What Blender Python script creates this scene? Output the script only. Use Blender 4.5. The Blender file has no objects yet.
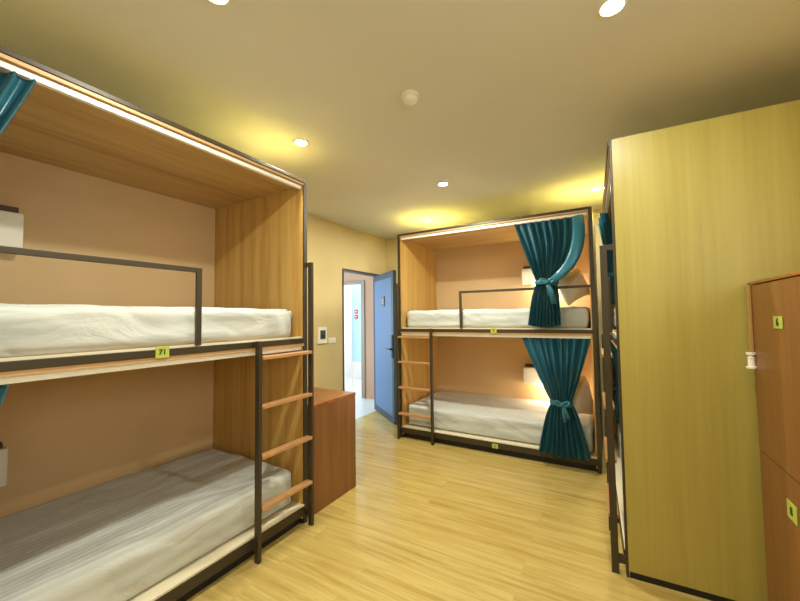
import bpy, bmesh, math, random
from mathutils import Vector, Matrix, noise
random.seed(7)
S = bpy.context.scene
COL = S.collection
PI = math.pi

# ------------------------------------------------------------------ colour / materials
def lin(c):
    out = []
    for v in c:
        v /= 255.0
        out.append(v/12.92 if v <= .04045 else ((v+.055)/1.055)**2.4)
    return (*out, 1.0)

def mat(name, rgb, rough=.6, metal=0.0, spec=.5):
    m = bpy.data.materials.new(name); m.use_nodes = True
    b = m.node_tree.nodes['Principled BSDF']
    b.inputs['Base Color'].default_value = lin(rgb)
    b.inputs['Roughness'].default_value = rough
    b.inputs['Metallic'].default_value = metal
    b.inputs['Specular IOR Level'].default_value = spec
    return m

def N(m, kind, **kw):
    n = m.node_tree.nodes.new(kind)
    for k, v in kw.items(): setattr(n, k, v)
    return n

def L(m, a, b): m.node_tree.links.new(a, b)

def coords(m, scale, kind='Object', rot=(0, 0, 0)):
    tc = N(m, 'ShaderNodeTexCoord'); mp = N(m, 'ShaderNodeMapping')
    mp.inputs['Scale'].default_value = scale; mp.inputs['Rotation'].default_value = rot
    L(m, tc.outputs[kind], mp.inputs['Vector'])
    return mp.outputs['Vector']

def ramp(m, fac, stops):
    r = N(m, 'ShaderNodeValToRGB')
    el = r.color_ramp.elements
    el[0].position, el[0].color = stops[0][0], lin(stops[0][1])
    el[1].position, el[1].color = stops[-1][0], lin(stops[-1][1])
    for p, c in stops[1:-1]:
        e = el.new(p); e.color = lin(c)
    L(m, fac, r.inputs['Fac'])
    return r.outputs['Color']

def bump(m, height, strength=.2, dist=.01):
    b = N(m, 'ShaderNodeBump'); b.inputs['Strength'].default_value = strength
    b.inputs['Distance'].default_value = dist
    L(m, height, b.inputs['Height'])
    L(m, b.outputs['Normal'], m.node_tree.nodes['Principled BSDF'].inputs['Normal'])

def wood(name, dark, mid, light, axis='Z', rough=.45, grain=1.0, stretch=.12):
    """laminate with long grain along one axis of the object"""
    m = mat(name, mid, rough)
    sc = {'X': (stretch*4, 14, 14), 'Y': (14, stretch*4, 14), 'Z': (14, 14, stretch*4)}[axis]
    sc = tuple(s*grain for s in sc)
    v = coords(m, sc)
    n1 = N(m, 'ShaderNodeTexNoise'); n1.inputs['Scale'].default_value = 1.0
    n1.inputs['Detail'].default_value = 6; n1.inputs['Roughness'].default_value = .6; n1.inputs['Distortion'].default_value = .4
    L(m, v, n1.inputs['Vector'])
    n2 = N(m, 'ShaderNodeTexNoise'); n2.inputs['Scale'].default_value = 6.0; n2.inputs['Detail'].default_value = 3
    L(m, v, n2.inputs['Vector'])
    mx = N(m, 'ShaderNodeMath', operation='MULTIPLY_ADD'); mx.inputs[1].default_value = .35
    L(m, n2.outputs['Fac'], mx.inputs[0]); 
    ad = N(m, 'ShaderNodeMath', operation='MULTIPLY'); ad.inputs[1].default_value = .75
    L(m, n1.outputs['Fac'], ad.inputs[0]); L(m, ad.outputs[0], mx.inputs[2])
    c = ramp(m, mx.outputs[0], [(.36, dark), (.52, mid), (.72, light)])
    L(m, c, m.node_tree.nodes['Principled BSDF'].inputs['Base Color'])
    bump(m, n2.outputs['Fac'], .05, .003)
    return m

def floor_mat():
    m = mat('floor_laminate', (196, 168, 96), .23)
    v = coords(m, (1, 1, 1))
    br = N(m, 'ShaderNodeTexBrick'); br.offset = .37
    br.inputs['Scale'].default_value = 1.0
    br.inputs['Brick Width'].default_value = 1.22; br.inputs['Row Height'].default_value = .145
    br.inputs['Mortar Size'].default_value = .0012; br.inputs['Mortar Smooth'].default_value = .3; br.inputs['Bias'].default_value = 0
    br.inputs['Color1'].default_value = (.30, .30, .30, 1); br.inputs['Color2'].default_value = (.62, .62, .62, 1)
    br.inputs['Mortar'].default_value = (.12, .12, .12, 1)
    L(m, v, br.inputs['Vector'])
    v2 = coords(m, (1.1, 17, 1))
    # shift grain per plank
    sh = N(m, 'ShaderNodeVectorMath', operation='MULTIPLY_ADD')
    sh.inputs[1].default_value = (9, 5, 0)
    L(m, br.outputs['Color'], sh.inputs[0]); L(m, v2, sh.inputs[2])
    n = N(m, 'ShaderNodeTexNoise'); n.inputs['Scale'].default_value = 1.3; n.inputs['Detail'].default_value = 7
    n.inputs['Roughness'].default_value = .62; n.inputs['Distortion'].default_value = .9
    L(m, sh.outputs[0], n.inputs['Vector'])
    mx = N(m, 'ShaderNodeMath', operation='MULTIPLY_ADD'); mx.inputs[1].default_value = .16
    L(m, br.outputs['Color'], mx.inputs[0]); L(m, n.outputs['Fac'], mx.inputs[2])
    c = ramp(m, mx.outputs[0], [(.3, (150, 124, 64)), (.5, (180, 155, 86)), (.68, (194, 172, 104)), (.82, (202, 182, 118))])
    L(m, c, m.node_tree.nodes['Principled BSDF'].inputs['Base Color'])
    bump(m, n.outputs['Fac'], .05, .002)
    return m

def paint(name, rgb, rough=.75, var=.05):
    m = mat(name, rgb, rough, spec=.25)
    v = coords(m, (1, 1, 1))
    n = N(m, 'ShaderNodeTexNoise'); n.inputs['Scale'].default_value = 140; n.inputs['Detail'].default_value = 3
    L(m, v, n.inputs['Vector']); bump(m, n.outputs['Fac'], .06, .002)
    n2 = N(m, 'ShaderNodeTexNoise'); n2.inputs['Scale'].default_value = 1.2
    L(m, v, n2.inputs['Vector'])
    lo = tuple(c*(1-var) for c in rgb); hi = tuple(min(255, c*(1+var*.6)) for c in rgb)
    L(m, ramp(m, n2.outputs['Fac'], [(.3, lo), (.7, hi)]), m.node_tree.nodes['Principled BSDF'].inputs['Base Color'])
    return m

def sheet_mat():
    """white satin-striped bed linen: stripes run along the length of the bed (object X)"""
    m = mat('striped_linen', (214, 213, 207), .7, spec=.2)
    v = coords(m, (1, 1, 1))
    w = N(m, 'ShaderNodeTexWave', wave_type='BANDS', bands_direction='Y', wave_profile='SIN')
    w.inputs['Scale'].default_value = 9; w.inputs['Distortion'].default_value = .25; w.inputs['Detail'].default_value = 1
    L(m, v, w.inputs['Vector'])
    c = ramp(m, w.outputs['Fac'], [(.35, (186, 191, 188)), (.65, (199, 203, 201))])
    L(m, c, m.node_tree.nodes['Principled BSDF'].inputs['Base Color'])
    v2 = coords(m, (2.2, 4.5, 6))
    n = N(m, 'ShaderNodeTexNoise'); n.inputs['Scale'].default_value = 1.2; n.inputs['Detail'].default_value = 4
    n.inputs['Distortion'].default_value = 1.3
    L(m, v2, n.inputs['Vector'])
    a = N(m, 'ShaderNodeMath', operation='MULTIPLY_ADD'); a.inputs[1].default_value = .06
    L(m, w.outputs['Fac'], a.inputs[0]); L(m, n.outputs['Fac'], a.inputs[2])
    bump(m, a.outputs[0], .4, .03)
    return m

def fabric(name, rgb, rough=.42, sheen=.4):
    m = mat(name, rgb, rough, spec=.4)
    b = m.node_tree.nodes['Principled BSDF']
    b.inputs['Sheen Weight'].default_value = sheen; b.inputs['Sheen Roughness'].default_value = .4
    b.inputs['Sheen Tint'].default_value = lin((150, 215, 220))
    v = coords(m, (1, 1, 1))
    n = N(m, 'ShaderNodeTexNoise'); n.inputs['Scale'].default_value = 260; n.inputs['Detail'].default_value = 2
    L(m, v, n.inputs['Vector']); bump(m, n.outputs['Fac'], .08, .001)
    return m

def glow(name, rgb, strength):
    m = bpy.data.materials.new(name); m.use_nodes = True
    nt = m.node_tree; nt.nodes.clear()
    e = nt.nodes.new('ShaderNodeEmission'); o = nt.nodes.new('ShaderNodeOutputMaterial')
    e.inputs['Color'].default_value = lin(rgb); e.inputs['Strength'].default_value = strength
    nt.links.new(e.outputs[0], o.inputs['Surface'])
    return m

M = {}
M['floor'] = floor_mat()
M['ceiling'] = paint('ceiling_paint', (222, 222, 215), .8, .02)
M['wall'] = paint('warm_wall_paint', (214, 194, 144), .7)
M['pinkwall'] = paint('corridor_wall_paint', (176, 138, 112), .7)
M['white'] = paint('white_wall_paint', (238, 240, 240), .7, .01)
M['steel'] = mat('dark_bronze_steel', (62, 53, 37), .45, .1)
M['black'] = mat('black_plinth', (24, 22, 20), .6)
M['honey_z'] = wood('honey_wood_upright', (172, 130, 62), (196, 156, 86), (208, 174, 104), 'Z', .42)
M['honey_x'] = wood('honey_wood_lengthwise', (160, 120, 68), (188, 152, 96), (202, 172, 114), 'X', .42)
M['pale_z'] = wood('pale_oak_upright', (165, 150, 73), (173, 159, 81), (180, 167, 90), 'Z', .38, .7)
M['rung'] = wood('rung_wood', (162, 114, 70), (184, 138, 90), (198, 154, 106), 'X', .45)
M['edge'] = mat('orange_edge_strip', (196, 160, 114), .5)
M['deck'] = mat('cream_deck_board', (226, 216, 190), .5)
M['track'] = mat('white_curtain_track', (240, 238, 230), .35)
M['backp'] = paint('bunk_back_panel', (216, 186, 142), .6)
M['linen'] = sheet_mat()
M['pillow'] = mat('white_pillowcase', (240, 234, 216), .75, spec=.2)
M['teal'] = fabric('teal_satin', (42, 110, 134), .28, .8)
M['tealtie'] = fabric('teal_satin_tie', (36, 104, 124), .32, .5)
M['redwood'] = wood('red_brown_wood', (108, 68, 34), (128, 84, 45), (142, 98, 55), 'Z', .35, .8)
M['redwood_x'] = wood('red_brown_wood_flat', (118, 66, 26), (146, 88, 42), (164, 104, 54), 'X', .28, .8)
M['strip'] = mat('light_brown_edge', (168, 136, 80), .5)
M['tag'] = mat('lime_tag', (176, 188, 84), .5)
M['tagrim'] = mat('pale_tag_border', (226, 226, 150), .5)
M['ink'] = mat('dark_ink', (52, 62, 14), .6)
M['plastic'] = mat('white_plastic', (238, 236, 226), .35)
M['display'] = mat('grey_display', (78, 84, 84), .25)
M['button'] = mat('dark_button', (34, 38, 42), .35)
M['tile'] = mat('pale_grey_tile', (206, 210, 212), .3)
M['doorblue'] = mat('blue_grey_door', (82, 110, 144), .5)
M['doorframe'] = mat('dark_door_frame', (70, 66, 68), .5)
M['doorrim'] = mat('grey_door_rim', (54, 62, 76), .5)
M['lock'] = mat('black_lock', (22, 22, 24), .35, .3)
M['plaque'] = mat('brown_plaque', (98, 88, 72), .5)
M['plaque2'] = mat('pale_plaque', (150, 140, 120), .5)
M['greyframe'] = mat('corridor_frame', (138, 122, 104), .5)
M['paleblue'] = mat('pale_blue_panel', (186, 222, 236), .4)
M['red'] = mat('red_sign', (206, 52, 40), .5)
M['darkshelf'] = mat('dark_brown_board', (66, 42, 22), .5)
M['boxwhite'] = mat('white_box', (232, 230, 220), .45)
M['lens'] = glow('lamp_glow', (255, 246, 214), 30)
M['ring'] = mat('white_ring', (236, 232, 220), .4)
M['reading'] = glow('warm_lamp_glow', (255, 190, 120), 14)

# ------------------------------------------------------------------ mesh helpers
def bm_new(): return bmesh.new()

def box(bm, x0, x1, y0, y1, z0, z1, mi=0):
    if x0 > x1: x0, x1 = x1, x0
    vs = [bm.verts.new((x, y, z)) for x in (x0, x1) for y in (y0, y1) for z in (z0, z1)]
    for f in ((0,1,3,2), (4,6,7,5), (0,4,5,1), (2,3,7,6), (0,2,6,4), (1,5,7,3)):
        fc = bm.faces.new([vs[i] for i in f]); fc.material_index = mi
    return vs

def cyl(bm, c, r, h, axis='Z', seg=28, r2=None, mi=0):
    r2 = r if r2 is None else r2
    res = bmesh.ops.create_cone(bm, cap_ends=True, segments=seg, radius1=r, radius2=r2, depth=h)
    vs = res['verts']
    rot = {'Z': Matrix(), 'X': Matrix.Rotation(PI/2, 4, 'Y'), 'Y': Matrix.Rotation(-PI/2, 4, 'X')}[axis]
    bmesh.ops.transform(bm, matrix=Matrix.Translation(c) @ rot, verts=vs)
    if mi:
        for f in {f for v in vs for f in v.link_faces}: f.material_index = mi
    return vs

def lathe(bm, c, prof, seg=36):
    rings = []
    for r, z in prof:
        rings.append([bm.verts.new((c[0]+r*math.cos(2*PI*i/seg), c[1]+r*math.sin(2*PI*i/seg), c[2]+z)) for i in range(seg)] if r > 1e-6 else [bm.verts.new((c[0], c[1], c[2]+z))])
    for a, b in zip(rings, rings[1:]):
        for i in range(seg):
            j = (i+1) % seg
            if len(a) == 1 and len(b) == 1: continue
            if len(a) == 1: bm.faces.new((a[0], b[j], b[i]))
            elif len(b) == 1: bm.faces.new((a[i], a[j], b[0]))
            else: bm.faces.new((a[i], a[j], b[j], b[i]))

def tube(bm, pts, rad, seg=10, flat=1.0):
    """swept tube along pts; flat squashes the second cross-section axis"""
    rings = []
    n = len(pts)
    for i, p in enumerate(pts):
        p = Vector(p)
        t = (Vector(pts[min(i+1, n-1)])-Vector(pts[max(i-1, 0)])).normalized()
        up = Vector((0, 1, 0)) if abs(t.y) < .9 else Vector((1, 0, 0))
        a = t.cross(up).normalized(); b = t.cross(a).normalized()
        r = rad[i] if isinstance(rad, (list, tuple)) else rad
        rings.append([bm.verts.new(p+a*r*math.cos(2*PI*k/seg)+b*r*flat*math.sin(2*PI*k/seg)) for k in range(seg)])
    for a, b in zip(rings, rings[1:]):
        for k in range(seg):
            j = (k+1) % seg
            bm.faces.new((a[k], a[j], b[j], b[k]))
    bm.faces.new(rings[0][::-1]); bm.faces.new(rings[-1])

def obj(name, bm, m, parent=None, bevel=0.0, smooth=False, loc=None, seg=2):
    bmesh.ops.recalc_face_normals(bm, faces=bm.faces)
    if bevel:
        bmesh.ops.bevel(bm, geom=[e for e in bm.edges if len(e.link_faces) == 2 and e.calc_face_angle(0) > .6], offset=bevel, segments=seg, affect='EDGES', profile=.5, clamp_overlap=True)
    me = bpy.data.meshes.new(name); bm.to_mesh(me); bm.free()
    for x in (m if isinstance(m, (list, tuple)) else [m]): me.materials.append(x)
    if smooth:
        for p in me.polygons: p.use_smooth = True
    o = bpy.data.objects.new(name, me); COL.objects.link(o)
    if parent: o.parent = parent
    if loc: o.location = loc
    return o

def tag(o, label, cat, group=None):
    o['label'] = label; o['category'] = cat
    if group: o['group'] = group
    return o

def empty(name, loc=(0, 0, 0), rz=0.0):
    o = bpy.data.objects.new(name, None); COL.objects.link(o)
    o.location = loc; o.rotation_euler = (0, 0, rz); o.empty_display_size = .1
    return o

def thing(name, label, cat, loc=(0, 0, 0), rz=0.0, group=None):
    return tag(empty(name, loc, rz), label, cat, group)

def struct(name, bm, m, parent=None, **k):
    o = obj(name, bm, m, parent, **k)
    if parent is None: o['kind'] = 'structure'
    return o

def text_part(name, body, size, m, parent, matrix, label=None, depth=.0012):
    cu = bpy.data.curves.new('lettering', 'FONT'); cu.body = body; cu.size = size
    cu.align_x = 'CENTER'; cu.align_y = 'CENTER'; cu.extrude = depth; cu.offset = size*.02
    t = bpy.data.objects.new('lettering', cu); COL.objects.link(t)
    dg = bpy.context.evaluated_depsgraph_get()
    me = bpy.data.meshes.new_from_object(t.evaluated_get(dg), depsgraph=dg)
    bpy.data.objects.remove(t); bpy.data.curves.remove(cu)
    me.materials.clear(); me.materials.append(m); me.transform(matrix)
    o = bpy.data.objects.new(name, me); COL.objects.link(o); o.parent = parent
    if label: o['label'] = label
    return o

# ------------------------------------------------------------------ fixed dimensions (metres)
XW, YB, ZC = -2.983, 4.715, 2.616          # left wall, back wall, ceiling
XR, YR = 1.13, -1.30                       # right wall, rear wall behind the camera
DY0, DY1, DZ = 3.655, 4.61, 2.045         # doorway in the left wall
LX, D, HT = 2.05, 1.03, 2.38               # a bunk: length, depth, height

# ------------------------------------------------------------------ room shell
b = bm_new(); box(b, XW-.06, XR+.12, YR-.12, 7.1, -.10, 0); struct('floor', b, M['floor'])
b = bm_new(); box(b, -5.4, XW-.06, YR-.12, 7.1, -.10, 0); struct('floor_corridor', b, M['tile'])
b = bm_new(); box(b, -5.4, XR+.12, YR-.12, 7.1, ZC, ZC+.1); struct('ceiling', b, M['ceiling'])
b = bm_new()
box(b, XW-.12, XW, YR-.12, DY0, 0, ZC); box(b, XW-.12, XW, DY1, YB+.12, 0, ZC); box(b, XW-.12, XW, DY0, DY1, DZ, ZC)
struct('wall_left', b, M['wall'])
b = bm_new(); box(b, XW, XR+.12, YB, YB+.12, 0, ZC); struct('wall_back', b, M['wall'])
WY0, WY1, WZ0, WZ1 = -1.10, .85, 1.55, 2.42      # unseen window behind the camera, added to bring in fill light
b = bm_new(); box(b, XR, XR+.12, YR-.12, WY0, 0, ZC); box(b, XR, XR+.12, WY1, YB, 0, ZC); box(b, XR, XR+.12, WY0, WY1, 0, WZ0); box(b, XR, XR+.12, WY0, WY1, WZ1, ZC)
struct('wall_right', b, M['wall'])
wn = empty('fill_window_1', (XR, 0, 0)); wn['kind'] = 'structure'
b = bm_new(); ym = (WY0+WY1)/2
box(b, .03, .09, WY0, WY0+.05, WZ0, WZ1); box(b, .03, .09, WY1-.05, WY1, WZ0, WZ1); box(b, .03, .09, ym-.03, ym+.03, WZ0, WZ1)
box(b, .03, .09, WY0+.05, ym-.03, WZ0, WZ0+.05); box(b, .03, .09, ym+.03, WY1-.05, WZ0, WZ0+.05); box(b, .03, .09, WY0+.05, ym-.03, WZ1-.05, WZ1); box(b, .03, .09, ym+.03, WY1-.05, WZ1-.05, WZ1)
obj('fill_window_frame', b, M['plastic'], wn)
b = bm_new(); box(b, -.04, .03, WY0-.03, WY1+.03, WZ0-.03, WZ0); obj('fill_window_sill', b, M['plastic'], wn)

b = bm_new(); box(b, XW, XR, YR-.12, YR, 0, ZC); struct('wall_rear', b, M['wall'])
# corridor seen through the doorway
CY = 5.10; CX = -3.69
b = bm_new(); box(b, CX, XW-.12, CY, CY+.14, 0, ZC); box(b, -4.62, CX, CY, CY+.14, 2.0, ZC); box(b, -5.4, -4.62, CY, CY+.14, 0, ZC)
struct('wall_corridor_end', b, M['pinkwall'])
b = bm_new(); box(b, -5.4, -5.28, 2.3, CY, 0, ZC); struct('wall_corridor_side', b, M['white'])
b = bm_new(); box(b, -5.28, XW-.12, 2.2, 2.3, 0, ZC); struct('wall_corridor_near', b, M['white'])
b = bm_new(); box(b, -5.4, XW, 6.6, 6.72, 0, ZC); struct('wall_far', b, M['white'])
b = bm_new(); box(b, -5.4, -5.28, CY+.14, 6.6, 0, ZC); box(b, XW-.12, XW, YB+.12, 6.6, 0, ZC); struct('wall_far_side', b, M['white'])
# frame of the second opening
b = bm_new()
box(b, CX-.045, CX+.03, CY-.02, CY+.0, 0, 2.045); box(b, -4.66, CX-.045, CY-.02, CY+.0, 1.985, 2.045); box(b, -4.66, -4.585, CY-.02, CY, 0, 1.985)
struct('trim_1', b, M['greyframe'], bevel=.003)

# ------------------------------------------------------------------ door in the left wall, leaf swung into the room
d1 = empty('door_1', (XW, DY1, 0)); d1['kind'] = 'structure'
b = bm_new(); J = .022
box(b, -.125, .012, -(DY1-DY0), -(DY1-DY0)+J, 0, DZ); box(b, -.125, .012, -J, 0, 0, DZ); box(b, -.125, .012, -(DY1-DY0)+J, -J, DZ-J, DZ)
fr = obj('door_frame', b, M['doorframe'], d1, bevel=.003); fr['label'] = 'dark brown door frame'
ang = math.radians(-38.4)
leaf = empty('door_leaf', (-.118, -J-.006, 0), ang); leaf.parent = d1      # local +x runs along the leaf to its free edge
LW = .872; LZ = 2.018
b = bm_new(); box(b, 0, LW, -.02, .02, .008, LZ)
lf = obj('leaf_panel', b, M['doorblue'], leaf, bevel=.002)
b = bm_new()
for yy in ((-.0235, -.0202), (.0202, .0235)):
    box(b, 0, .05, *yy, .008, LZ); box(b, LW-.075, LW, *yy, .008, LZ); box(b, .05, LW-.075, *yy, LZ-.085, LZ); box(b, .05, LW-.075, *yy, .008, .09)
obj('leaf_rim', b, M['doorrim'], leaf)
b = bm_new()
box(b, LW-.075, LW-.014, -.036, -.0236, .86, 1.16); box(b, LW-.075, LW-.014, .0236, .036, .86, 1.16)
obj('lock_plate', b, M['lock'], leaf, bevel=.003)
b = bm_new()
for s in (-1, 1):
    cyl(b, (LW-.037, s*.05, .975), .012, .03, 'Y', 16)
    box(b, LW-.17, LW-.027, s*.066-.009, s*.066+.009, .965, .985)
obj('lever_handle', b, M['lock'], leaf, bevel=.003)
b = bm_new(); box(b, .40, .53, -.030, -.0202, 1.55, 1.69)
pq = obj('room_plaque', b, M['plaque'], leaf, bevel=.002)
b = bm_new(); box(b, .43, .50, -.033, -.0301, 1.58, 1.66)
obj('plaque_face', b, M['plaque2'], leaf, bevel=.001)

# ------------------------------------------------------------------ things in the corridor
bd = thing('blue_notice_panel', 'pale blue panel standing in the bright room beyond the doorway', 'panel', (-4.20, 5.62, 0))
b = bm_new(); box(b, -.15, .35, 0, .04, .53, 2.16); obj('panel_board', b, M['paleblue'], bd, bevel=.004)
b = bm_new(); box(b, -.165, -.15, -.005, .045, 0, 2.16); box(b, .35, .365, -.005, .045, 0, 2.16); box(b, -.15, .35, -.005, .045, 2.145, 2.18); box(b, -.15, .35, -.005, .045, .51, .535)
obj('panel_frame', b, M['plastic'], bd)
for zz in (1.51, 1.41):
    b = bm_new(); cyl(b, (-.035, -.008, zz), .042, .012, 'Y', 24); sg = obj('warning_disc', b, M['red'], bd)
    b = bm_new(); box(b, -.060, -.010, -.0165, -.0142, zz-.008, zz+.008); obj('disc_bar', b, M['plastic'], sg)

# ------------------------------------------------------------------ bunk beds
def make_bunk(s, label, loc, rz, upper_tag, lower_tag, tag_lo=1.115, tag_up=1.13):
    """local: x along the bed from the ladder end (sign s), y from the open front to the back, z up"""
    t = thing('bunk_bed', label, 'bunk bed', loc, rz, 'curtained bunk beds around the room')
    def B(bm, x0, x1, *r): return box(bm, s*x0, s*x1, *r)
    W = .032
    for x in (0, LX-W):
        b = bm_new(); B(b, x, x+W, -.012, 0, 0, HT); obj('post', b, M['steel'], t, bevel=.002)
    for x in (0, LX-W):
        b = bm_new(); B(b, x, x+W, D-.03, D+.002, 0, .034); obj('foot', b, M['black'], t)
    b = bm_new(); B(b, W, LX-W, -.018, 0, HT-.022, HT); obj('top_rail', b, M['steel'], t, bevel=.002)
    b = bm_new(); B(b, W, LX-W, -.018, 0, 1.226, 1.261); obj('middle_rail', b, M['steel'], t, bevel=.002)
    b = bm_new(); B(b, W, LX-W, -.018, 0, .062, .121); obj('bottom_rail', b, M['steel'], t, bevel=.002)
    b = bm_new(); B(b, W, LX-W, .02, .05, .0, .05); obj('gap_shade', b, M['black'], t)  # black strip put in for the shade in the gap below the rail
    # panels
    b = bm_new(); B(b, 0, .042, .0005, D, .034, HT-.002)
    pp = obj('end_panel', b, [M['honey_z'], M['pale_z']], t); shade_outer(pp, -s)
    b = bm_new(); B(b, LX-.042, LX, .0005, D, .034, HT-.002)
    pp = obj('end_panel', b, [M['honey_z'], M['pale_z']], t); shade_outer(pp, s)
    for x in (.003, LX-.039):
        b = bm_new(); B(b, x, x+.036, .006, D-.03, .0, .034); obj('panel_plinth', b, M['black'], t)
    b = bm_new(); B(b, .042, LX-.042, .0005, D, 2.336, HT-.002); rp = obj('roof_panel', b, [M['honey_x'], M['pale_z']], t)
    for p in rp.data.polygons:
        if p.normal.z > .9: p.material_index = 1  # unseen top made pale so its bounce on the ceiling is less orange
    b = bm_new(); B(b, .042, LX-.042, D-.02, D, .13, 2.336); obj('back_panel', b, M['backp'], t)
    b = bm_new(); B(b, .042, LX-.042, .0005, D-.02, 1.207, 1.258); obj('upper_deck', b, M['honey_x'], t)
    b = bm_new(); B(b, .042, LX-.042, .0, .012, 1.258, 1.272); obj('deck_lip', b, M['deck'], t)
    b = bm_new(); B(b, .042, LX-.042, .0005, D-.02, .100, .132); obj('lower_deck', b, M['deck'], t)
    # cream facing of the lower deck and orange edging under the rails
    b = bm_new(); B(b, W, LX-W, -.014, .0, .1215, .1315); obj('deck_facing', b, M['deck'], t)
    for z0, z1 in ((2.342, 2.357), (1.207, 1.2255)):
        b = bm_new(); B(b, W, LX-W, -.012, -.001, z0, z1); obj('edge_strip', b, M['edge'], t)
    for z in (2.314, 1.180):
        b = bm_new(); B(b, .044, LX-.044, .002, .024, z, z+.021 if z > 2 else z+.026); 
        B(b, .044, LX-.044, .010, .016, z-.0005, z)
        obj('curtain_track', b, M['track'], t)
    # guard rail on the upper bunk
    b = bm_new(); B(b, .763, .790, -.017, .0, 1.267, 1.668); B(b, .790, LX-W, -.017, .0, 1.643, 1.668)
    obj('guard_rail', b, M['steel'], t, bevel=.002)
    # ladder
    ld = empty('ladder'); ld.parent = t
    b = bm_new(); B(b, .006, .027, -.078, -.043, 0, 1.788); obj('stile', b, M['steel'], ld, bevel=.002)
    b = bm_new(); B(b, .432, .456, -.078, -.043, 0, 1.266); obj('stile', b, M['steel'], ld, bevel=.002)
    for x, z0, z1 in ((.006, 1.758, 1.788), (.432, 1.230, 1.262), (.006, .06, .1), (.432, .06, .1)):
        b = bm_new(); B(b, x, x+.021, -.043, -.012 if x < .1 else -.018, z0, z1); obj('bracket', b, M['steel'], ld)
    for z in (1.165, .878, .588, .292):
        b = bm_new(); B(b, .027, .432, -.086, -.034, z-.010, z+.010); obj('rung', b, M['rung'], ld, bevel=.003)
    # number tags
    rot = Matrix.Rotation(PI/2, 4, 'X')
    for (tx, tz, th, txt) in ((tag_up, 1.248, .056, upper_tag), (tag_lo, .086, .044, lower_tag)):
        if not txt: continue
        w = .060
        b = bm_new(); B(b, tx-w/2, tx+w/2, -.0215, -.0182, tz-th/2, tz+th/2)
        tg = obj('number_tag', b, M['tag'], t, bevel=.001); tg['label'] = 'lime green number tag'
        text_part('number', txt, th*.62, M['ink'], tg, Matrix.Translation((s*tx, -.0222, tz)) @ rot)
    return t

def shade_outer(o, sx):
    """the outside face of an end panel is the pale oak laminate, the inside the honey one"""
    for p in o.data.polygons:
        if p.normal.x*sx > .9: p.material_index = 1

def wrinkle_box(x0, x1, y0, y1, z0, z1, r, seed, amp=.009):
    """soft mattress block: rounded edges, gentle folds in the sheet"""
    bm = bm_new()
    nx, ny, nz = 120, 56, 16
    def grid(f, n, m):
        vs = [[bm.verts.new(f(i/n, j/m)) for j in range(m+1)] for i in range(n+1)]
        for i in range(n):
            for j in range(m): bm.faces.new((vs[i][j], vs[i+1][j], vs[i+1][j+1], vs[i][j+1]))
    X = lambda u: x0+(x1-x0)*u
    Y = lambda u: y0+(y1-y0)*u
    Z = lambda u: z0+(z1-z0)*u
    grid(lambda u, v: (X(u), Y(v), z1), nx, ny); grid(lambda u, v: (X(u), Y(v), z0), nx, ny)
    grid(lambda u, v: (X(u), y0, Z(v)), nx, nz); grid(lambda u, v: (X(u), y1, Z(v)), nx, nz)
    grid(lambda u, v: (x0, Y(u), Z(v)), ny, nz); grid(lambda u, v: (x1, Y(u), Z(v)), ny, nz)
    bmesh.ops.remove_doubles(bm, verts=bm.verts, dist=1e-5)
    lo = Vector((min(x0, x1), y0, z0)); hi = Vector((max(x0, x1), y1, z1))
    for v in bm.verts:
        p = v.co
        rr = Vector((r*.7, r, min(r, (z1-z0)*.45)))
        q = Vector([min(max(p[i], lo[i]+rr[i]), hi[i]-rr[i]) for i in range(3)])
        dv = Vector([(p[i]-q[i])/rr[i] for i in range(3)])
        if dv.length > 1e-6:
            m_ = max(abs(c) for c in dv); k = m_/dv.length
            v.co = q+Vector([dv[i]*rr[i]*k for i in range(3)])
    bm.normal_update()
    mv = []
    for v in bm.verts:
        p = v.co
        a = noise.noise(Vector((p.x*2.1+seed, p.y*7+seed, p.z*16)))
        c = noise.noise(Vector((p.x*6+seed*2, p.y*3, p.z*9+seed)))
        d1_ = noise.noise(Vector((p.x*3.2+p.y*2.4+p.z*7+seed*3, p.z*3-p.x*1.3, seed)))
        ridge = max(0, 1-abs(d1_)*5)**1.5*(.5+.5*noise.noise(Vector((p.x*2+seed, p.y*2, 3))))
        mv.append((v, v.normal*(amp*(a*1.0+.5*c+1.0*ridge))))
    for v, dlt in mv:
        if v.co.z > z0+.02: v.co += dlt
    return bm

def mattress(s, bunk, level, label, seed):
    z0, z1 = ((1.260, 1.470) if level else (.134, .372))
    b = wrinkle_box(s*.074, s*1.985, .045, .985, z0, z1, .05, seed)
    o = obj('mattress', b, M['linen'], None, smooth=True)
    o.matrix_world = bunk.matrix_basis
    return tag(o, label, 'mattress', 'white made-up mattresses in the bunks')

def pillow_at(bunk, s, cx, cy, cz, rx, ry, rz, lean, label):
    bm = bm_new()
    bmesh.ops.create_cube(bm, size=2)
    bmesh.ops.subdivide_edges(bm, edges=bm.edges, cuts=15, use_grid_fill=True)
    for v in bm.verts:
        x, y, z = v.co
        th = (1-abs(x)**3.2)*(1-abs(z)**3.2)
        pinch = 1-.10*(1-abs(x)**2)*(abs(z) > .0)*abs(z)**2
        pinch2 = 1-.10*(1-abs(z)**2)*abs(x)**2
        n = noise.noise(Vector((x*2+cx*9, y, z*2)))*.10
        v.co = (x*rx*pinch2, y*ry*(.12+.88*max(th, 0)**.5)*(1+n), z*rz*pinch)
    o = obj('pillow', bm, M['pillow'], None, smooth=True)
    o.matrix_world = bunk.matrix_basis @ Matrix.Translation((s*cx, cy, cz)) @ lean
    return tag(o, label, 'pillow', 'pillows propped at the bunk ends')

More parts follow.
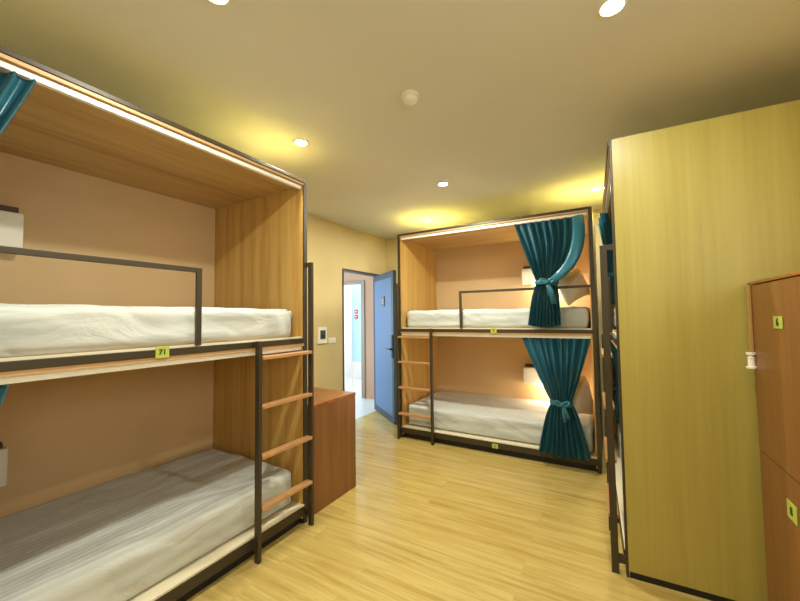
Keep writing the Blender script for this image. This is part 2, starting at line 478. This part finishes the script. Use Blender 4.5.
def curtain(bunk, s, top, tie, bot, zs, label, right_bulge=0.0, pleats=11, seed=1, ybulge=0.0, depth0=.012, behind=-.062, amp_k=1.0, inside=False, tail=1.0):
    """gathered curtain: flat pleats on the track, pinched by a tie, flaring to the hem"""
    NU, NV = 200, 90
    rnd = random.Random(seed)
    bm = bm_new(); rows = []
    z_top, z_tie, z_bot = zs
    ph = [rnd.uniform(-.5, .5) for _ in range(4)]
    for j in range(NV+1):
        v = j/NV
        z = z_top+(z_bot-z_top)*v
        if z >= z_tie:
            k = (z_top-z)/(z_top-z_tie)
            kl = k**1.05; kr = k**(1.1+2.6*right_bulge)
            l = top[0]+(tie[0]-top[0])*kl; r = top[1]+(tie[1]-top[1])*kr
            y0 = depth0+(behind-depth0)*min(1, k*1.6)
            amp = .021+(.019)*k
        else:
            k = (z_tie-z)/(z_tie-z_bot); kk = k**.62
            l = tie[0]+(bot[0]-tie[0])*kk; r = tie[1]+(bot[1]-tie[1])*kk
            y0 = behind-.012*math.sin(k*PI); amp = .038-.006*k
        pin = math.exp(-((z-z_tie)/.06)**2)
        amp *= (1-.25*pin)*amp_k
        row = []
        for i in range(NU+1):
            u = i/NU
            uu = u+.012*math.sin(2*PI*u*3+ph[0]*4)+.006*math.sin(2*PI*u*7+ph[1]*5)
            w = math.sin(2*PI*pleats*uu+ph[2]+.9*math.sin(v*3+ph[3]*6)*.35); w = math.copysign(abs(w)**.75, w)
            w2 = math.sin(2*PI*(pleats*.37)*u+ph[1]*9+v*2)
            e = (w+.35*w2)
            yy = y0-amp*e-ybulge*math.sin(min(1, max(0, (z_top-z)/max(.01, (z_top-z_tie))))*PI)*(.6+.4*u)
            if inside and z < 1.72: yy = max(yy, .010)
            xx = l+(r-l)*u+.25*amp*math.cos(2*PI*pleats*uu+ph[2])*(1 if 0 < i < NU else 0)
            hem = .004*math.sin(2*PI*pleats*uu+1)*max(0, (v-.9)*10) + (.022*(u-.5)**2*4)*max(0, (v-.6)*2.5)
            row.append(bm.verts.new((s*xx, yy, z+hem)))
        rows.append(row)
    for a, c in zip(rows, rows[1:]):
        for i in range(NU): bm.faces.new((a[i], a[i+1], c[i+1], c[i]))
    geom = bmesh.ops.solidify(bm, geom=list(bm.faces), thickness=.003)
    o = thing('curtain', label, 'curtain', group='teal curtains tied back on the bunks')
    o.matrix_world = bunk.matrix_basis
    cl = obj('cloth', bm, M['teal'], o, smooth=True)
    # tie: band, bow loops, tails
    cx = (tie[0]+tie[1])/2; hw = (tie[1]-tie[0])/2+.014; yc = behind
    b = bm_new(); seg = 40
    ring = []
    for zz, g in ((-.022, 0), (-.016, .006), (0, .008), (.016, .006), (.022, 0)):
        ring.append([b.verts.new((s*(cx+(hw+g)*math.cos(2*PI*i/seg)), yc+(.052+g)*math.sin(2*PI*i/seg), z_tie+zz+.006*math.sin(2*PI*i/seg*2))) for i in range(seg)])
    for a, c in zip(ring, ring[1:]):
        for i in range(seg): b.faces.new((a[i], a[(i+1) % seg], c[(i+1) % seg], c[i]))
    for i in range(seg): b.faces.new((ring[-1][i], ring[-1][(i+1) % seg], ring[0][(i+1) % seg], ring[0][i]))
    tb = obj('tie_band', b, M['tealtie'], o, smooth=True)
    yf = yc-.070
    b = bm_new()
    bx = cx+.015
    for sg_ in (-1, 1):
        pts = []
        for q in range(15):
            a = q/14*2*PI
            pts.append((s*(bx+sg_*(.034*(1-math.cos(a))*.9)), yf-.012*math.sin(a/2), z_tie+.018*math.sin(a)*sg_+.012*(1-math.cos(a))))
        tube(b, pts, .010, 8, .5)
    tube(b, [(s*(bx-.018), yf-.006, z_tie), (s*(bx+.018), yf-.006, z_tie+.004)], .017, 10, .8)
    obj('bow', b, M['tealtie'], tb, smooth=True)
    if not inside:
        for dx, dz, wd in ((.05, .12, .016), (.02, .15, .016)) if tail == 1.0 else ((.055, .20, .026), (.012, .13, .015)):
            b = bm_new()
            tube(b, [(s*bx, yf, z_tie), (s*(bx+dx*.6), yf-.008, z_tie-dz*.42), (s*(bx+dx), yf-.002, z_tie-dz)], [.008, wd*.85, wd], 10, .35)
            obj('bow_tail', b, M['tealtie'], tb, smooth=True)
    return o

def shelf_box(bunk, s, z, label, x0=1.205, x1=1.73, lit=False):
    """white box shelf on the back panel, dark board on top"""
    t = thing('wall_shelf', label, 'shelf', group='white box shelves inside the bunks')
    t.matrix_world = bunk.matrix_basis
    yb = D-.021
    b = bm_new(); box(b, s*x0, s*x1, yb-.11, yb, z, z+.195); obj('box', b, M['boxwhite'], t, bevel=.008)
    b = bm_new(); box(b, s*(x0+.02), s*(x1-.02), yb-.10, yb-.004, z+.196, z+.226); obj('top_board', b, M['darkshelf'], t, bevel=.003)
    if lit:
        b = bm_new(); box(b, s*(x0+.12), s*(x1-.06), yb-.085, yb-.05, z-.018, z-.001); rl = obj('reading_and_fill_light', b, M['reading'], t, bevel=.003)
    return t

# left bunk (mirrored), middle bunk, right bunk (mirrored)
bunkL = make_bunk(-1, 'large bunk bed along the left wall, nearest on the left, no curtain drawn across', (-1.8455, 1.8598, 0), PI/2, '71', None, tag_up=.953)
bunkM = make_bunk(1, 'bunk bed against the back wall with two teal curtains tied at its right end', (-2.138, 3.6614, 0), 0, '8', '6')
bunkR = make_bunk(-1, 'bunk bed on the right seen end on, pale wood end panel facing the room', (.0532, 2.2997, 0), -PI/2+math.radians(1.7), None, None)
for o in (bunkL, bunkM, bunkR): o.matrix_basis  # transforms are read below
bpy.context.view_layer.update()

mattress(-1, bunkL, 1, 'white mattress on the upper level of the left bunk, behind the long guard rail', 3.1)
mattress(-1, bunkL, 0, 'striped white mattress on the lower level of the left bunk, nearest the floor', 8.4)
mattress(1, bunkM, 1, 'white mattress on the upper level of the back wall bunk', 12.7)
mattress(1, bunkM, 0, 'white mattress on the lower level of the back wall bunk, under the warm light', 17.9)
mattress(-1, bunkR, 1, 'white mattress on the upper level of the right bunk, mostly hidden by its end panel', 22.3)
mattress(-1, bunkR, 0, 'white mattress edge showing low between the right ladder and the pale end panel', 27.5)

Rm = Matrix.Rotation
pillow_at(bunkM, 1, 1.850, .30, 1.682, .165, .085, .150, Rm(math.radians(52), 4, 'Z') @ Rm(math.radians(-12), 4, 'X') @ Rm(math.radians(-20), 4, 'Y'), 'white pillow propped upright on the upper mattress behind the upper teal curtain')
pillow_at(bunkM, 1, 1.855, .30, .606, .20, .085, .195, Rm(math.radians(66), 4, 'Z') @ Rm(math.radians(-14), 4, 'X') @ Rm(math.radians(8), 4, 'Y'), 'white pillow propped upright on the lower mattress beside the lower teal curtain')

cu = curtain(bunkM, 1, (1.362, 1.945), (1.572, 1.738), (1.478, 1.765), (2.312, 1.70, 1.285), 'teal curtain tied with a bow on the upper level of the back wall bunk', .42, 9, 5, tail=1.6)
b = bm_new()                                   # loose edge of the cloth swept round to the tie
pth = [(1.935, -.004, 2.311), (1.938, -.022, 2.22), (1.936, -.045, 2.12), (1.922, -.066, 2.02), (1.895, -.082, 1.93), (1.852, -.092, 1.85), (1.795, -.096, 1.785), (1.735, -.09, 1.735), (1.690, -.085, 1.712)]
tube(b, pth, [.046, .052, .054, .054, .052, .049, .044, .036, .026], 18, .42)
for v in b.verts: v.co.y += .006*math.sin(v.co.x*60+v.co.z*30)
sw_ = obj('swag', b, M['teal'], cu, smooth=True)
curtain(bunkM, 1, (1.392, 2.002), (1.668, 1.826), (1.535, 1.970), (1.178, .59, .10), 'teal curtain tied with a bow on the lower level of the back wall bunk', 0.0, 9, 9)
curtain(bunkL, -1, (1.405, 1.985), (1.640, 1.82), (1.50, 1.85), (2.312, 1.70, 1.285), 'teal curtain corner at the top left of the photo, on the upper left bunk', .4, 11, 11)
curtain(bunkL, -1, (1.446, 1.985), (1.660, 1.85), (1.53, 1.96), (1.178, .59, .10), 'teal curtain sliver at the left edge of the photo, on the lower left bunk', 0, 11, 13)
curtain(bunkR, -1, (1.36, 1.98), (1.50, 1.86), (1.475, 1.88), (2.312, 1.76, 1.49), 'dark teal curtain bulging out of the upper level of the right bunk', .3, 7, 17, 0, depth0=-.012, behind=.055, amp_k=1.35, inside=True)
curtain(bunkR, -1, (1.36, 1.98), (1.60, 1.84), (1.50, 1.97), (1.178, .70, .40), 'dark teal curtain on the lower level of the right bunk, seen behind the ladder stile', 0, 10, 19, depth0=.012, behind=.075, amp_k=.9)

shelf_box(bunkL, -1, 1.795, 'white box shelf with dark top on the upper left bunk, above the guard rail', 1.212, 1.72)
shelf_box(bunkL, -1, .545, 'white box shelf at the left edge of the photo, in the lower left bunk', 1.240, 1.75)
shelf_box(bunkM, 1, 1.775, 'white box shelf behind the upper teal curtain of the back wall bunk', 1.240, 1.735, True)  # light under this upper shelf is added as fill
shelf_box(bunkM, 1, .570, 'white box shelf with a warm reading light, behind the lower teal curtain', 1.225, 1.735, True)

# ------------------------------------------------------------------ brown cabinet between left bunk and door
cb = thing('wooden_cabinet', 'low red-brown wooden cabinet standing between the left bunk and the doorway', 'cabinet', (-1.85, 1.93, 0))
CW, CD, CH = .505, 1.06, .772                    # along y, back towards the wall (-x), height
b = bm_new(); box(b, -CD, .0, 0, CW, CH-.025, CH); obj('top', b, M['redwood_x'], cb, bevel=.002)
b = bm_new(); box(b, -.020, -.002, .002, CW-.002, .0, CH-.0255); obj('side_panel', b, M['redwood'], cb, bevel=.0015)
b = bm_new(); box(b, -CD, -CD+.018, .002, CW-.002, .0, CH-.0255); obj('side_panel', b, M['redwood'], cb, bevel=.0015)
b = bm_new(); box(b, -CD+.018, -.020, .002, .018, .0, CH-.0255); obj('back_panel', b, M['redwood'], cb)
b = bm_new(); box(b, -CD+.018, -.020, .018, CW-.03, .06, .078); box(b, -CD+.018, -.020, .018, CW-.05, .40, .418); obj('shelf', b, M['redwood_x'], cb)
for x0, x1 in ((-CD+.02, -CD/2-.012), (-CD/2-.008, -.022)):
    b = bm_new(); box(b, x0, x1, CW-.022, CW-.004, .07, CH-.03); dr = obj('door', b, M['redwood'], cb, bevel=.002)
    hx = x1-.04 if x0 < -CD/2-.1 else x0+.04
    b = bm_new(); box(b, hx-.008, hx+.008, CW-.003, CW+.02, .45, .60); obj('handle', b, M['steel'], dr, bevel=.003)

# ------------------------------------------------------------------ locker on the right
XK = .583
lk = thing('locker', 'tall red-brown wooden locker on the right, in front of the pale end panel', 'locker', (XK, 2.29, 0))
LD = XR-XK-.01; LL = 1.26; LH = 1.54
b = bm_new(); box(b, .02, LD, -LL, 0, .0, LH-.013); obj('body', b, M['redwood'], lk, bevel=.002)
b = bm_new(); box(b, -.004, LD, -LL, .002, LH-.0125, LH); obj('top', b, M['redwood_x'], lk, bevel=.002)
b = bm_new(); box(b, -.012, -.0005, -.034, .0, 1.22, LH-.013); obj('edge_strip', b, M['strip'], lk, bevel=.002)
rotk = Matrix.Rotation(-PI/2, 4, 'Z') @ Matrix.Rotation(PI/2, 4, 'X')
for (y0, y1) in ((-.645, -.024), (-LL+.005, -.650)):
    for (z0, z1, tx, tz) in ((.775, LH-.016, '6', 1.358), (.03, .770, '8', .642)):
        b = bm_new(); box(b, .0, .0195, y0, y1, z0, z1); dr = obj('door', b, M['redwood'], lk, bevel=.002)
        ty = (-.325 if tx == '6' else -.348) if y0 > -.7 else -.95
        if y0 > -.7:
            hs = .024 if tx == '6' else .033
            b = bm_new(); box(b, -.004, -.0005, ty-.042, ty+.042, tz-hs, tz+hs)
            tg = obj('number_tag', b, M['tag'], dr, bevel=.001)
            tg['label'] = 'lime green number tag'
            text_part('number', tx, .044, M['ink'], dr, Matrix.Translation((-.0046, ty, tz)) @ rotk, 'dark number on the tag')
b = bm_new(); lathe(b, (-.012, -.034, 1.140), [(0, 0), (.020, 0), (.021, .008), (.014, .012), (.013, .045), (.015, .050), (.010, .054), (.010, .060), (.018, .064), (.018, .074), (0, .076)], 24)
lt = obj('latch', b, M['plastic'], lk); lt['label'] = 'small white spool-shaped latch'

# ------------------------------------------------------------------ wall fittings by the door
th = thing('thermostat', 'white wall controller with grey display beside the doorway', 'thermostat', (XW, 3.26, 1.19))
b = bm_new(); box(b, -.001, .022, -.075, .075, -.100, .100); obj('case', b, M['plastic'], th, bevel=.006)
b = bm_new(); box(b, .0225, .026, -.045, .045, -.045, .060); sc_ = obj('display', b, M['display'], th, bevel=.002)
b = bm_new(); box(b, .0262, .028, -.035, .035, -.016, .006); obj('display_button', b, M['button'], sc_)
sw = thing('light_switch', 'small white switch plate beside the wall controller', 'switch', (XW, 3.447, 1.117))
b = bm_new(); box(b, -.001, .010, -.062, .062, -.034, .034); obj('plate', b, M['plastic'], sw, bevel=.003)
b = bm_new(); box(b, .0102, .014, -.025, .025, -.02, .02); obj('rocker', b, M['ring'], sw, bevel=.002)

# ------------------------------------------------------------------ ceiling fittings
lamps = [(.058, 1.60, 'round ceiling downlight brightest at the top right, above the pale end panel'),
         (-1.79, 1.757, 'round ceiling downlight beside the top corner of the left bunk'),
         (-1.262, 2.998, 'round ceiling downlight in mid room, left of the back wall bunk curtain'),
         (-1.93, 4.04, 'round ceiling downlight over the back wall bunk, smallest of those in view'),
         (-.045, 3.903, 'round ceiling downlight in the gap beside the right bunk top'),
         (-1.221, .77, 'round ceiling downlight at the very top edge of the photo'),
         (-1.85, -.55, None)]  # last entry is an added unseen lamp, beam only
for x, y, lab in lamps:
    if lab:
        t = thing('downlight', lab, 'ceiling light', (x, y, ZC), 0, 'recessed ceiling downlights')
        b = bm_new(); lathe(b, (0, 0, 0), [(.052, -.0005), (.052, -.006), (.044, -.010), (.040, -.008), (.040, -.0005)], 32); obj('ring', b, M['ring'], t, smooth=True)
        b = bm_new(); lathe(b, (0, 0, 0), [(.039, -.001), (.039, -.006), (.030, -.0095), (.016, -.0115), (0, -.012)], 32); obj('lens', b, M['lens'], t, smooth=True)
    li = bpy.data.lights.new('downlight_beam', 'AREA'); li.shape = 'DISK'; li.size = .075
    li.energy = {.058: 9.5, -1.262: 22.0, -1.221: 13.5, -1.79: 11.0}.get(x, 13.0); li.color = (.985, .965, .80); li.spread = math.radians(180)
    lo = bpy.data.objects.new('downlight_beam', li); COL.objects.link(lo); lo.location = (x, y, ZC-.016)
sd = thing('smoke_detector', 'small round smoke detector in the middle of the ceiling', 'smoke detector', (-.896, 1.688, ZC))
b = bm_new(); lathe(b, (0, 0, 0), [(0, -.0005), (.050, -.0005), (.050, -.014), (.046, -.018), (0, -.018)], 32); obj('base', b, M['ring'], sd, smooth=False)
b = bm_new(); lathe(b, (0, 0, 0), [(.040, -.0185), (.038, -.036), (.028, -.044), (0, -.046)], 32); obj('sensor_cap', b, M['ring'], sd, smooth=True)
b = bm_new(); bmesh.ops.create_uvsphere(b, u_segments=10, v_segments=6, radius=.005); obj('indicator', b, M['plastic'], sd, loc=(.0, -.036, -.036))

# ------------------------------------------------------------------ corridor light, added window fill, reading glow
def area(loc, rot, sx, sy, e, col, spread=180):
    li = bpy.data.lights.new('daylight_and_fill', 'AREA'); li.shape = 'RECTANGLE'; li.size = sx; li.size_y = sy
    li.energy = e; li.color = col; li.spread = math.radians(spread)
    o = bpy.data.objects.new('daylight_and_fill', li); COL.objects.link(o); o.location = loc; o.rotation_euler = rot
    return o
area((-5.2, 3.5, 1.4), (0, math.radians(-90), 0), 1.6, 1.6, 60, (.58, .78, 1.0))
area((-4.2, 5.9, 2.55), (0, 0, 0), 1.2, 1.0, 30, (.92, .97, 1.0))
area((XR+.11, (WY0+WY1)/2, (WZ0+WZ1)/2), (0, math.radians(90), 0), 0.82, 1.9, 17, (.96, .99, .90))  # fill light added at the unseen window
for zz, en in ((.53, 6.5), (1.735, 6.0)):  # lower glow belongs to the lamp, upper one is added fill
    pl = bpy.data.lights.new('reading_and_fill_glow', 'POINT'); pl.energy = en; pl.color = (1, .82, .58); pl.shadow_soft_size = .05
    po = bpy.data.objects.new('reading_and_fill_glow', pl); COL.objects.link(po); po.location = (-2.138+1.58, 3.6614+D-.17, zz)

# ------------------------------------------------------------------ camera
cam = bpy.data.cameras.new('camera'); cam.sensor_width = 36; cam.lens = 357.5144*36/800
cam.clip_start = .02
co = bpy.data.objects.new('camera', cam); COL.objects.link(co)
yaw, pitch, roll = .5244, .0455, -.0131
f = Vector((-math.sin(yaw)*math.cos(pitch), math.cos(yaw)*math.cos(pitch), math.sin(pitch)))
r = Vector((math.cos(yaw), math.sin(yaw), 0)); u = r.cross(f)
r2 = r*math.cos(roll)+u*math.sin(roll); u2 = -r*math.sin(roll)+u*math.cos(roll)
mt = Matrix((r2, u2, -f)).transposed().to_4x4(); mt.translation = (0, 0, 1.4)
co.matrix_world = mt
S.camera = co

# ------------------------------------------------------------------ world and view
w = bpy.data.worlds.new('world'); S.world = w; w.use_nodes = True
w.node_tree.nodes['Background'].inputs['Color'].default_value = (.6, .7, .8, 1)
w.node_tree.nodes['Background'].inputs['Strength'].default_value = .3
S.view_settings.view_transform = 'Standard'; S.view_settings.look = 'None'
S.view_settings.gamma = 1; S.view_settings.exposure = 0.66; S.view_settings.use_curve_mapping = False
S.cycles.max_bounces = 10; S.cycles.diffuse_bounces = 6
